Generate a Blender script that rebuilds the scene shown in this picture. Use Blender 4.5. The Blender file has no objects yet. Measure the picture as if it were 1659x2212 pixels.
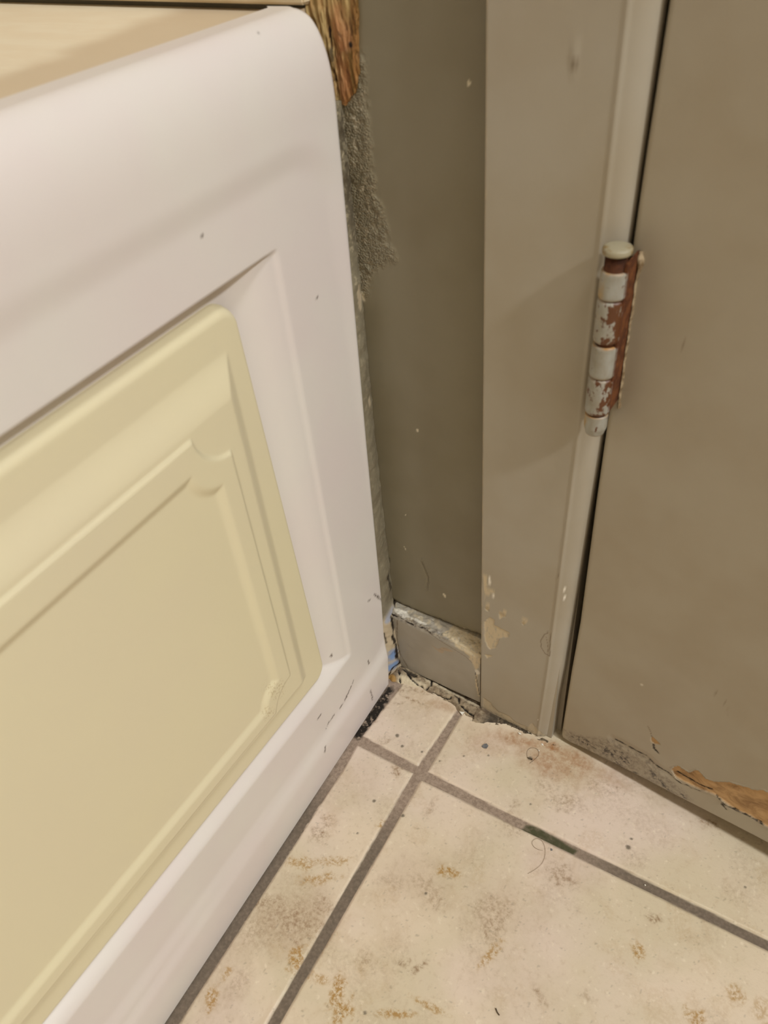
import bpy, math, random
import numpy as np
from mathutils import Matrix, Vector

sc = bpy.context.scene
COL = sc.collection

# ------------------------------------------------------------------ camera
cam_data = bpy.data.cameras.new('camera')
cam_data.sensor_fit = 'VERTICAL'
cam_data.sensor_height = 36.0
cam_data.sensor_width = 27.0
cam_data.lens = 27.03
cam_data.clip_start = 0.01
cam_data.dof.use_dof = True
cam_data.dof.focus_distance = 0.60
cam_data.dof.aperture_fstop = 12.0
cam = bpy.data.objects.new('camera', cam_data)
COL.objects.link(cam)
R = Matrix(((0.8651209, -0.2804787, 0.4158094),
            (0.4953714, 0.6076755, -0.6207558),
            (-0.0785684, 0.7430089, 0.6646539)))
cam.matrix_world = Matrix.Translation((0.23514, -0.33074, 0.55805)) @ R.to_4x4()
sc.camera = cam

# ------------------------------------------------------------------ world, lamp, exposure
world = bpy.data.worlds.new('world')
sc.world = world
world.use_nodes = True
world.node_tree.nodes['Background'].inputs[0].default_value = (0.0, 0.0, 0.0, 1)
world.node_tree.nodes['Background'].inputs[1].default_value = 0.0

def area(name, loc, target, size, power, col):
    l = bpy.data.lights.new(name, 'AREA')
    l.shape = 'DISK'; l.size = size; l.energy = power; l.color = col
    o = bpy.data.objects.new(name, l); COL.objects.link(o)
    o.location = loc
    o.rotation_euler = (Vector(target) - Vector(loc)).to_track_quat('-Z', 'Y').to_euler()
    return o
area('unseen_ceiling_lamp', (2.20, -0.62, 2.38), (0.3, -0.2, 0.1), 0.24, 40.0, (1.0, 1.05, 1.08))
area('unseen_ceiling_lamp', (0.95, -0.45, 2.40), (0.9, -0.45, 0.0), 0.45, 14.0, (1.0, 1.05, 1.08))  # unseen second lamp overhead, added to brighten upward faces and deepen recesses
sc.view_settings.view_transform = 'Standard'
sc.view_settings.look = 'None'
sc.view_settings.exposure = 0.04
sc.view_settings.gamma = 1.0
sc.view_settings.use_curve_mapping = False

# ------------------------------------------------------------------ helpers
TH = math.radians(3.5)                       # the end wall is 3.5 degrees out of square with the bath
CT, ST = math.cos(TH), math.sin(TH)
def wp(a, off, z):
    """end wall frame: a along the wall, off towards the room, z up"""
    return (a * CT - off * ST, -a * ST - off * CT, z)

def srgb(r, g, b):
    f = lambda c: (c / 255 / 12.92) if c / 255 <= 0.04045 else ((c / 255 + 0.055) / 1.055) ** 2.4
    return (f(r), f(g), f(b), 1.0)

def _h(ix, iy, s):
    n = (ix.astype(np.int64) * 374761393 + iy.astype(np.int64) * 668265263 + s * 1442695041) & 0xffffffff
    n = ((n ^ (n >> 13)) * 1274126177) & 0xffffffff
    return ((n ^ (n >> 16)) & 0xffffff) / float(0xffffff)
def vn(x, y, s=0):
    ix, iy = np.floor(x), np.floor(y); fx, fy = x - ix, y - iy
    fx = fx * fx * (3 - 2 * fx); fy = fy * fy * (3 - 2 * fy)
    a = _h(ix, iy, s); b = _h(ix + 1, iy, s); c = _h(ix, iy + 1, s); d = _h(ix + 1, iy + 1, s)
    return (a + (b - a) * fx) * (1 - fy) + (c + (d - c) * fx) * fy
def fbm(x, y, f, o=4, s=0):
    x, y = np.broadcast_arrays(np.asarray(x, float), np.asarray(y, float))
    t = 0; a = 0.5; n = 0
    for i in range(o):
        t = t + a * vn(x * f + 17.3 * i, y * f - 9.1 * i, s + i); n += a; a *= 0.5; f *= 2.03
    return t / n
def ss(e0, e1, x):
    t = np.clip((x - e0) / (e1 - e0), 0, 1)
    return t * t * (3 - 2 * t)
def segd(U, V, pts, closed=False):
    d = np.full(U.shape, 1e9)
    n = len(pts)
    for i in range(n if closed else n - 1):
        ax, ay = pts[i][:2]; bx, by = pts[(i + 1) % n][:2]
        dx, dy = bx - ax, by - ay
        t = np.clip(((U - ax) * dx + (V - ay) * dy) / (dx * dx + dy * dy + 1e-12), 0, 1)
        d = np.minimum(d, np.hypot(U - ax - t * dx, V - ay - t * dy))
    return d
def poly_sd(U, V, pts):
    """signed distance, negative inside"""
    ins = np.zeros(U.shape, bool); n = len(pts)
    for i in range(n):
        ax, ay = pts[i][:2]; bx, by = pts[(i + 1) % n][:2]
        if ay == by: continue
        c = ((ay > V) != (by > V)) & (U < (bx - ax) * (V - ay) / (by - ay) + ax)
        ins ^= c
    d = segd(U, V, pts, True)
    return np.where(ins, -d, d)
def poly_m(U, V, pts, soft=0.0008, na=0.0015, nf=350, s=3):
    d = poly_sd(U, V, pts) + na * 2 * (fbm(U, V, nf, 3, s) - 0.5)
    return 1 - ss(-soft, soft, d)
def blob_m(U, V, c, rx, ry=None, ang=0, soft=0.5, na=0.6, nf=250, s=5):
    ry = ry or rx
    ca, sa = math.cos(ang), math.sin(ang)
    x = (U - c[0]) * ca + (V - c[1]) * sa; y = -(U - c[0]) * sa + (V - c[1]) * ca
    d = np.hypot(x / rx, y / ry) + na * 2 * (fbm(U, V, nf, 3, s) - 0.5)
    return 1 - ss(1 - soft, 1 + soft, d)
def line_m(U, V, pts, w, soft=None, na=0.0, nf=400, s=9):
    soft = soft or w * 0.5
    d = segd(U, V, pts) + na * 2 * (fbm(U, V, nf, 3, s) - 0.5)
    return 1 - ss(w - soft, w + soft, d)
def spaced(*segs):
    """segs: (start, stop, step) joined"""
    out = []
    for a, b, st in segs:
        n = max(1, int(round((b - a) / st)))
        out.extend(list(np.linspace(a, b, n + 1)[:-1]))
    out.append(segs[-1][1])
    return np.array(out)

def tag(o, label=None, cat=None, group=None, kind=None):
    if label: o['label'] = label
    if cat: o['category'] = cat
    if group: o['group'] = group
    if kind: o['kind'] = kind
    return o
def link(name, me, m, parent=None):
    o = bpy.data.objects.new(name, me); COL.objects.link(o)
    if m: me.materials.append(m)
    if parent: o.parent = parent
    return o
def empty(name, loc):
    o = bpy.data.objects.new(name, None); COL.objects.link(o); o.location = loc; o.empty_display_size = 0.02
    return o
def build(name, verts, faces, m, parent=None, smooth=True, attrs=None, nsmooth=None):
    me = bpy.data.meshes.new(name)
    me.from_pydata([tuple(map(float, v)) for v in verts], [], [tuple(map(int, f)) for f in faces])
    if smooth:
        fl = np.ones(len(faces), bool)
        if nsmooth is not None: fl[nsmooth:] = False
        me.polygons.foreach_set('use_smooth', fl)
    if attrs:
        for k, a in attrs.items():
            at = me.attributes.new(k, 'FLOAT', 'POINT')
            buf = np.zeros(len(verts), np.float32); buf[:len(a)] = a
            at.data.foreach_set('value', buf)
    me.update()
    return link(name, me, m, parent)
def sheet(name, P, back, m, parent=None, attrs=None, flip=False):
    """P: (nu, nv, 3) front surface; back: vector added to the rim to give the body its thickness"""
    nu, nv = P.shape[:2]
    V = P.reshape(-1, 3)
    idx = np.arange(nu * nv).reshape(nu, nv)
    q = np.stack([idx[:-1, :-1], idx[1:, :-1], idx[1:, 1:], idx[:-1, 1:]], -1).reshape(-1, 4)
    if flip: q = q[:, ::-1]
    ring = np.concatenate([idx[:, 0], idx[-1, 1:], idx[-2::-1, -1], idx[0, -2:0:-1]])
    n0 = len(V); k = len(ring)
    Vr = V[ring]; Vb = Vr + np.array(back)
    allv = np.concatenate([V, Vr, Vb])
    faces = q.tolist()
    for i in range(k):
        j = (i + 1) % k
        f = [n0 + j, n0 + i, n0 + k + i, n0 + k + j]
        faces.append(f[::-1] if flip else f)
    b = list(range(n0 + k, n0 + 2 * k))
    faces.append(b if flip else b[::-1])
    at = None
    if attrs:
        at = {}
        for kk, a in attrs.items():
            a = np.broadcast_to(a, (nu, nv)).reshape(-1)
            at[kk] = np.concatenate([a, a[ring], a[ring]])
    return build(name, allv, faces, m, parent, True, at, nsmooth=len(q))
def boxw(name, a0, a1, o0, o1, z0, z1, m, parent=None, bev=0.0):
    """box in the end wall frame"""
    vs = [wp(a, o, z) for a in (a0, a1) for o in (o0, o1) for z in (z0, z1)]
    return boxv(name, vs, m, parent, bev)
def box(name, lo, hi, m, parent=None, bev=0.0):
    vs = [(x, y, z) for x in (lo[0], hi[0]) for y in (lo[1], hi[1]) for z in (lo[2], hi[2])]
    return boxv(name, vs, m, parent, bev)
def boxv(name, vs, m, parent, bev):
    fs = [(0, 1, 3, 2), (4, 6, 7, 5), (0, 4, 5, 1), (2, 3, 7, 6), (0, 2, 6, 4), (1, 5, 7, 3)]
    o = build(name, vs, fs, m, parent, smooth=False)
    import bmesh
    bm = bmesh.new(); bm.from_mesh(o.data); bmesh.ops.recalc_face_normals(bm, faces=bm.faces)
    if bev: bmesh.ops.bevel(bm, geom=list(bm.edges), offset=bev, segments=2, affect='EDGES')
    bm.to_mesh(o.data); bm.free()
    return o
def lathe(name, prof, m, parent=None, n=40, attrs=None, centre=(0, 0, 0), wob=0.0, seed=0):
    """prof: list of (r, z)"""
    vs, fs = [], []
    rnd = random.Random(seed)
    for r, z in prof:
        for i in range(n):
            t = 2 * math.pi * i / n
            rr = r * (1 + wob * (rnd.random() - 0.5))
            vs.append((centre[0] + rr * math.cos(t), centre[1] + rr * math.sin(t), centre[2] + z))
    for j in range(len(prof) - 1):
        for i in range(n):
            k = (i + 1) % n
            fs.append((j * n + i, j * n + k, (j + 1) * n + k, (j + 1) * n + i))
    fs.append(tuple(range(n))[::-1]); fs.append(tuple((len(prof) - 1) * n + i for i in range(n)))
    return build(name, vs, fs, m, parent)

# ------------------------------------------------------------------ material tools
class Mat:
    def __init__(s, name, rough=0.5, spec=0.5):
        s.m = bpy.data.materials.new(name); s.m.use_nodes = True
        s.t = s.m.node_tree; s.b = s.t.nodes['Principled BSDF']
        s.b.inputs['Roughness'].default_value = rough
        s.b.inputs['Specular IOR Level'].default_value = spec
        s.co = s.t.nodes.new('ShaderNodeTexCoord').outputs['Object']
        s.nrm = None
    def n(s, t): return s.t.nodes.new(t)
    def put(s, sock, v):
        if isinstance(v, bpy.types.NodeSocket): s.t.links.new(v, sock)
        else: sock.default_value = v
    def attr(s, name):
        a = s.n('ShaderNodeAttribute'); a.attribute_name = name; return a.outputs['Fac']
    def scaled(s, sx, sy, sz):
        mp = s.n('ShaderNodeMapping'); s.put(mp.inputs['Vector'], s.co); mp.inputs['Scale'].default_value = (sx, sy, sz)
        return mp.outputs[0]
    def noise(s, scale, detail=4, rough=0.55, dist=0.0, co=None):
        x = s.n('ShaderNodeTexNoise'); s.put(x.inputs['Vector'], co or s.co)
        x.inputs['Scale'].default_value = scale; x.inputs['Detail'].default_value = detail
        x.inputs['Roughness'].default_value = rough; x.inputs['Distortion'].default_value = dist
        return x.outputs['Fac']
    def voro(s, scale, feature='F1', out='Distance'):
        x = s.n('ShaderNodeTexVoronoi'); x.feature = feature; s.put(x.inputs['Vector'], s.co); x.inputs['Scale'].default_value = scale
        return x.outputs[out]
    def ramp(s, v, lo, hi, a=0.0, b=1.0):
        x = s.n('ShaderNodeMapRange'); x.interpolation_type = 'SMOOTHSTEP'
        s.put(x.inputs['Value'], v)
        for k, q in zip(('From Min', 'From Max', 'To Min', 'To Max'), (lo, hi, a, b)): x.inputs[k].default_value = q
        return x.outputs['Result']
    def math(s, op, a, b=0.0):
        x = s.n('ShaderNodeMath'); x.operation = op; s.put(x.inputs[0], a); s.put(x.inputs[1], b); return x.outputs[0]
    def mul(s, a, b): return s.math('MULTIPLY', a, b)
    def add(s, a, b): return s.math('ADD', a, b)
    def mix(s, f, a, b):
        x = s.n('ShaderNodeMix'); x.data_type = 'RGBA'
        s.put(x.inputs[0], f); s.put(x.inputs[6], a); s.put(x.inputs[7], b)
        return x.outputs[2]
    def bump(s, h, strength=0.3, dist=0.001):
        x = s.n('ShaderNodeBump'); x.inputs['Strength'].default_value = strength; x.inputs['Distance'].default_value = dist
        s.put(x.inputs['Height'], h)
        if s.nrm: s.put(x.inputs['Normal'], s.nrm)
        s.nrm = x.outputs['Normal']; s.put(s.b.inputs['Normal'], s.nrm)
    def col(s, c): s.put(s.b.inputs['Base Color'], c)
    def rough(s, c): s.put(s.b.inputs['Roughness'], c)

# enamel white of the bath
M = Mat('white_enamel', 0.33, 0.45)
c = M.mix(M.ramp(M.noise(9, 3), 0.35, 0.65), srgb(225, 217, 208), srgb(224, 212, 206))
c = M.mix(M.ramp(M.mul(M.attr('speck'), M.noise(700, 2)), 0.30, 0.45), c, srgb(120, 105, 92))
c = M.mix(M.mul(M.attr('scuff'), M.ramp(M.noise(500, 3), 0.32, 0.5)), c, srgb(95, 78, 68))
M.col(c); M.bump(M.noise(60, 3), 0.05, 0.001)
WHITE = M.m
# cream coloured inset panel
M = Mat('cream_panel', 0.36, 0.4)
c = M.mix(M.ramp(M.noise(6, 3), 0.35, 0.65), srgb(226, 214, 178), srgb(224, 211, 178))
c = M.mix(M.mul(M.attr('wear'), M.ramp(M.noise(700, 2), 0.50, 0.66, 0, .7)), c, srgb(190, 168, 124))
M.col(c); M.bump(M.noise(80, 3), 0.04, 0.001)
CREAM = M.m
# bath deck, cream, turning tan towards the rim
M = Mat('cream_deck', 0.38, 0.4)
n1 = M.noise(60, 4, 0.6, 0.3, M.scaled(0.35, 1.6, 1))
c = M.mix(M.ramp(n1, 0.35, 0.7), srgb(236, 219, 190), srgb(240, 226, 199))
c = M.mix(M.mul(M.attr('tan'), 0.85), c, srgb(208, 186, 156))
M.col(c)
DECK = M.m
# dark olive wall paint
M = Mat('olive_wall_paint', 0.42, 0.4)
c = M.mix(M.ramp(M.noise(14, 3), 0.3, 0.7), srgb(133, 124, 102), srgb(126, 116, 92))
bl = M.attr('blister')
v = M.voro(900)
c = M.mix(M.mul(bl, M.ramp(v, 0.45, 0.85, 0, .45)), c, srgb(88, 76, 60))
c = M.mix(M.mul(bl, M.mul(M.ramp(M.noise(380, 3), 0.50, 0.66), 0.35)), c, srgb(176, 160, 132))
c = M.mix(M.attr('chip'), c, srgb(216, 203, 176))
c = M.mix(M.attr('dirt'), c, srgb(52, 42, 30))
M.col(c)
M.bump(M.mul(bl, M.math('SUBTRACT', 1.0, v)), 0.8, 0.0011)
M.bump(M.noise(900, 2), 0.08, 0.0004)
OLIVE = M.m
# taupe trim paint
def taupe(name, ca, cb, rough=0.38):
    M = Mat(name, rough, 0.45)
    c = M.mix(M.ramp(M.noise(16, 3), 0.3, 0.7), ca, cb)
    c = M.mix(M.mul(M.attr('scrape'), M.ramp(M.noise(450, 3, 0.6, 0, M.scaled(1, 1, .35)), 0.25, 0.5)), c, srgb(198, 180, 148))
    c = M.mix(M.attr('chip'), c, srgb(232, 224, 208))
    c = M.mix(M.mul(M.attr('mould'), M.ramp(M.noise(330, 5, 0.7), 0.36, 0.72)), c, srgb(82, 68, 56))
    c = M.mix(M.mul(M.attr('spot'), M.ramp(M.noise(260, 4, 0.7), 0.46, 0.58)), c, srgb(42, 34, 32))
    w = M.attr('wood')
    wc = M.mix(M.ramp(M.noise(70, 5, 0.65, 0.8, M.scaled(0.8, .8, 1.4)), 0.40, 0.75), srgb(190, 152, 106), srgb(132, 98, 62))
    c = M.mix(w, c, wc)
    c = M.mix(M.attr('crack'), c, srgb(36, 26, 18))
    c = M.mix(M.attr('line'), c, srgb(105, 88, 66))
    M.col(c)
    M.rough(M.ramp(w, 0, 1, rough, 0.8))
    M.bump(M.noise(45, 3), 0.10, 0.0012)
    M.bump(M.noise(1000, 2), 0.06, 0.0004)
    return M.m
CASING = taupe('taupe_casing_paint', srgb(168, 158, 141), srgb(163, 151, 131))
DOORP = taupe('taupe_door_paint', srgb(167, 156, 137), srgb(161, 148, 127))
BASEP = taupe('grey_baseboard_paint', srgb(162, 153, 138), srgb(155, 145, 128), 0.34)
# tiles and grout
M = Mat('stone_look_tile', 0.4, 0.4)
n1 = M.noise(11, 5, 0.55, 0.6); n2 = M.noise(34, 5, 0.6, 1.2); n3 = M.noise(260, 4, 0.65)
c = M.mix(M.ramp(n1, 0.38, 0.62), srgb(220, 201, 176), srgb(209, 193, 165))
c = M.mix(M.mul(M.ramp(M.noise(7, 3), 0.45, 0.7), 0.7), c, srgb(224, 203, 189))
c = M.mix(M.mul(M.ramp(n2, 0.52, 0.72), 0.25), c, srgb(190, 164, 132))
c = M.mix(M.mul(M.ramp(n3, 0.52, 0.75), 0.30), c, srgb(170, 142, 112))
c = M.mix(M.mul(M.ramp(M.noise(190, 3), 0.60, 0.72), 0.4), c, srgb(238, 224, 200))
c = M.mix(M.mul(M.attr('veil'), M.ramp(n3, 0.2, 0.7, 0.3, 0.8)), c, srgb(176, 152, 124))
c = M.mix(M.mul(M.attr('brown'), M.ramp(M.noise(330, 5, 0.7), 0.36, 0.70)), c, srgb(140, 108, 76))
c = M.mix(M.mul(M.attr('gold'), M.ramp(M.noise(400, 4, 0.7), 0.38, 0.60)), c, srgb(168, 128, 66))
c = M.mix(M.mul(M.attr('rust'), M.ramp(M.noise(240, 5, 0.7), 0.25, 0.70, 0.25, 1.0)), c, srgb(160, 112, 70))
c = M.mix(M.mul(M.attr('dot'), 0.85), c, srgb(98, 88, 74))
g = M.mix(M.ramp(M.noise(420, 4, 0.7), 0.3, 0.7), srgb(168, 148, 130), srgb(136, 117, 101))
g = M.mix(M.mul(M.attr('gdark'), M.ramp(M.noise(500, 3), .2, .8, 1, .6)), g, srgb(104, 92, 78))
g = M.mix(M.mul(M.attr('green'), M.ramp(M.noise(200, 3), .2, .6, .6, 1.0)), g, srgb(74, 72, 48))
g = M.mix(M.mul(M.attr('black'), M.ramp(M.noise(350, 4), .3, .5)), g, srgb(34, 27, 20))
gm = M.attr('grout')
c = M.mix(gm, c, g)
M.col(c); M.rough(M.ramp(gm, 0, 1, 0.36, 0.9))
M.bump(M.noise(55, 5, 0.6), 0.25, 0.0012)
M.bump(M.noise(600, 3, 0.6), 0.22, 0.0006)
TILE = M.m
# broken caulk and filler
M = Mat('old_caulk', 0.6, 0.3)
c = M.mix(M.ramp(M.noise(140, 5, 0.65), 0.35, 0.65), srgb(168, 150, 122), srgb(112, 94, 74))
c = M.mix(M.ramp(M.noise(420, 4, 0.7), 0.58, 0.7), c, srgb(86, 70, 54))
c = M.mix(M.attr('pale'), c, srgb(214, 198, 168))
c = M.mix(M.attr('amber'), c, srgb(178, 138, 78))
c = M.mix(M.attr('crack'), c, srgb(30, 22, 15))
c = M.mix(M.attr('blue'), c, srgb(112, 138, 178))
M.col(c); M.bump(M.noise(330, 5, 0.7), 0.7, 0.0015)
CAULK = M.m
M = Mat('painted_caulk', 0.45, 0.4)
c = M.mix(M.ramp(M.noise(40, 3), .3, .7), srgb(138, 128, 106), srgb(126, 115, 94))
c = M.mix(M.mul(M.attr('fleck'), M.ramp(M.noise(260, 4, 0.7), .52, .64)), c, srgb(206, 190, 158))
c = M.mix(M.mul(M.attr('grime'), M.ramp(M.noise(200, 4, 0.7), .42, .55)), c, srgb(62, 50, 36))
c = M.mix(M.attr('beige'), c, srgb(188, 170, 142))
c = M.mix(M.attr('blue'), c, srgb(120, 146, 186))
c = M.mix(M.attr('crack'), c, srgb(30, 22, 15))
M.col(c); M.bump(M.noise(220, 3, .6), 0.3, 0.0010)
SEAM = M.m
# torn wood
M = Mat('torn_brown_wood', 0.6, 0.35)
fib = M.noise(260, 5, 0.65, 0.6, M.scaled(1.2, 1.2, 0.16))
c = M.mix(M.ramp(fib, 0.35, 0.65), srgb(166, 118, 66), srgb(110, 82, 36))
c = M.mix(M.mul(M.attr('pale'), M.ramp(fib, 0.4, 0.62, .4, 1)), c, srgb(206, 178, 122))
c = M.mix(M.mul(M.attr('pink'), 0.7), c, srgb(182, 124, 82))
c = M.mix(M.attr('crack'), c, srgb(38, 24, 12))
M.col(c); M.bump(fib, 0.9, 0.002)
WOOD = M.m
# hinge
def hinge_mat(name, seed, amount, yellow):
    M = Mat(name, 0.42, 0.5)
    off = M.n('ShaderNodeMapping'); M.put(off.inputs['Vector'], M.co); off.inputs['Location'].default_value = (seed * .37, seed * .11, 0)
    off.inputs['Scale'].default_value = (1, 1, 0.6)
    o = off.outputs[0]
    c = M.mix(M.ramp(M.noise(120, 3, co=o), .3, .7), srgb(160, 157, 147), srgb(142, 134, 118))
    c = M.mix(M.ramp(M.noise(90, 3, co=o), .5, .75, 0, yellow), c, srgb(176, 140, 72))
    c = M.mix(M.mul(M.attr('edge'), 0.9), c, srgb(168, 116, 40))
    c = M.mix(M.ramp(M.add(M.noise(330, 4, .6, co=o), M.mul(M.attr('spots'), 0.16)), 1 - amount - .03, 1 - amount + .04), c, srgb(92, 52, 24))
    c = M.mix(M.attr('rust'), c, srgb(88, 40, 14))
    M.col(c); M.bump(M.noise(300, 4, co=o), 0.35, 0.0006)
    return M.m
HM = [hinge_mat('painted_rusty_steel_%s' % w, i * 1.7 + .4, a, y) for i, (w, a, y) in enumerate((('clean', .33, .7), ('spotted', .40, .3), ('yellowed', .32, 1.0), ('pitted', .39, .3), ('tip', .36, .9)))]
M = Mat('bare_rust', 0.75, 0.25)
M.col(M.mix(M.ramp(M.noise(200, 5, .6), .35, .65), srgb(78, 42, 22), srgb(112, 66, 34))); M.bump(M.noise(400, 4), 0.6, .001)
RUST = M.m
M = Mat('painted_pin_head', 0.45, 0.4)
M.col(M.mix(M.ramp(M.noise(160, 4, .6), .5, .7), srgb(158, 148, 122), srgb(132, 106, 62))); M.bump(M.noise(250, 4), 0.3, .0008); PINH = M.m
M = Mat('dark_rust', 0.8, 0.2); M.col(M.mix(M.ramp(M.noise(200, 5, .6), .35, .65), srgb(54, 28, 14), srgb(80, 44, 22)))
BRUST = M.m
def plain(name, c1, c2, rough=0.6, sc_=60):
    M = Mat(name, rough, 0.4)
    M.col(M.mix(M.ramp(M.noise(sc_, 4), .35, .65), c1, c2)); M.bump(M.noise(sc_ * 3, 3), .1, .001)
    return M.m
ROOM = plain('plain_room_paint', srgb(205, 196, 180), srgb(198, 188, 172), 0.6, 5)
CEIL = plain('ceiling_paint', srgb(225, 218, 205), srgb(220, 212, 198), 0.8, 5)
CHIPW = plain('white_paint_chip', srgb(240, 235, 224), srgb(228, 220, 205), 0.6, 300)
CHIPG = plain('slate_grey_chip', srgb(122, 120, 118), srgb(96, 96, 98), 0.5, 400)
HAIR = plain('dark_hair', srgb(70, 52, 36), srgb(52, 38, 26), 0.5, 400)
HAIRL = plain('light_brown_hair', srgb(140, 112, 84), srgb(120, 94, 68), 0.5, 400)
CRUMB = plain('dark_crumb', srgb(84, 68, 50), srgb(60, 46, 34), 0.8, 400)
FLAKE = plain('curled_paint_flake', srgb(168, 148, 118), srgb(118, 96, 68), 0.5, 300)
TSUR = plain('beige_wall_tile', srgb(222, 202, 168), srgb(210, 188, 150), 0.35, 30)

# ================================================================== SETTING
def S(o): o['kind'] = 'structure'; return o

# ---- floor
xs = spaced((-0.80, -0.02, 0.13), (-0.02, 0.34, 0.0008), (0.34, 3.0, 0.19))
ys = spaced((-1.70, -0.40, 0.13), (-0.40, -0.30, 0.004), (-0.30, 0.04, 0.0008), (0.04, 0.7, 0.11))
U, V = np.meshgrid(xs, ys, indexing='ij')
wob = 0.0006 * (fbm(U, V, 120, 3, 2) - 0.5)
# grout line running along the bath, then the ones parallel to the end wall
gl = np.interp(V, [-0.40, -0.2625, -0.0691, -0.0012], [0.0592, 0.0593, 0.0603, 0.0657])
gr = np.interp(V, [-0.40, -0.2584, -0.0716, -0.062, -0.0014], [0.0664, 0.0668, 0.0688, 0.0700, 0.0713])
dv = np.maximum(gl - U, U - gr)
hu = np.interp(U, [0.0, 0.0072, 0.0605, 0.0708, 0.1381, 0.3212], [-0.0568, -0.0571, -0.0604, -0.0612, -0.0636, -0.0660])
hl = np.interp(U, [0.0, 0.0079, 0.0602, 0.0696, 0.1282, 0.3222], [-0.0660, -0.0664, -0.0677, -0.0699, -0.0705, -0.0725])
dh = np.maximum(V - hu, hl - V)
tj = np.interp(V, [-0.4, -0.2898, -0.1805, -0.1409, -0.09, -0.0571, 0.0033], [0.0094, 0.0094, 0.0093, 0.0088, 0.0092, 0.0074, 0.0121])
dt = U - tj + 0.0012 * (fbm(U, V, 260, 3, 8) - .5)
d = np.minimum(np.minimum(dv, dh), dt) + wob                    # > 0 on the tile
for gx in (0.40, 0.735, 1.07, 1.405, 1.74, 2.075, 2.41): d = np.minimum(d, np.abs(U - gx) - 0.003)
for gy in (-0.40, -0.735, -1.07, -1.405): d = np.minimum(d, np.abs(V - gy) - 0.003)
grout = 1 - ss(-0.0003, 0.0004, d)
hgt = -0.0014 + 0.0014 * ss(-0.0004, 0.0016, d)
hgt += np.where(grout > .5, 0.0004 * (fbm(U, V, 500, 3, 4) - .5), 0.00015 * (fbm(U, V, 60, 3, 14) - .5))
Z = hgt
at = {'grout': grout}
at['gdark'] = np.clip(ss(-0.085, -0.14, V) * (U < 0.08) + ss(0.17, 0.24, U), 0, 1)
GR = [(0.1538, -0.066), (0.1616, -0.0627), (0.194, -0.0666), (0.1909, -0.0735), (0.1729, -0.0735), (0.1528, -0.0724)]
at['green'] = poly_m(U, V, GR, 0.0012, 0.0006)
at['black'] = poly_m(U, V, [(0.0012, -0.0038), (0.0084, -0.0066), (0.0104, -0.0342), (0.009, -0.0533), (0.0061, -0.0635), (-0.0002, -0.0619), (-0.0001, -0.0318)], 0.002, 0.003, 220)
z0 = np.zeros(U.shape)
gold = z0.copy(); brown = z0.copy(); rust = z0.copy(); veil = z0.copy(); dot = z0.copy()
for x, y, rx, ry, an, w in [(0.1196, -0.1241, 0.006, 0.004, 0.3, 1), (0.0612, -0.1152, 0.005, 0.003, 0.8, 0.9), (0.039, -0.1715, 0.013, 0.0035, 0.55, 0.8), (0.0215, -0.1685, 0.01, 0.004, 0.4, 0.8), (0.0402, -0.1567, 0.012, 0.003, 0.5, 0.7), (0.0889, -0.2252, 0.004, 0.01, 0.1, 1), (0.0751, -0.2251, 0.008, 0.003, 0.2, 0.7), (0.0983, -0.2334, 0.005, 0.008, 0.0, 1), (0.1274, -0.219, 0.011, 0.0022, 0.5, 0.9), (0.1445, -0.2045, 0.01, 0.002, 0.1, 0.8), (0.0546, -0.2221, 0.005, 0.008, 0.2, 1), (0.0191, -0.2691, 0.004, 0.007, 0.3, 0.9), (0.1675, -0.1581, 0.003, 0.01, -0.3, 0.8), (0.2508, -0.112, 0.004, 0.005, 0.2, 0.9), (0.2905, -0.1319, 0.007, 0.004, 0.2, 0.9), (0.3105, -0.1079, 0.005, 0.005, 0.0, 0.9), (0.0183, -0.2512, 0.003, 0.005, 0.0, 0.7), (0.3251, -0.1099, 0.006, 0.006, 0, 0.5)]:
    gold = np.maximum(gold, w * blob_m(U, V, (x, y), rx, ry, an, .5, .8, 320, 21))
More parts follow.
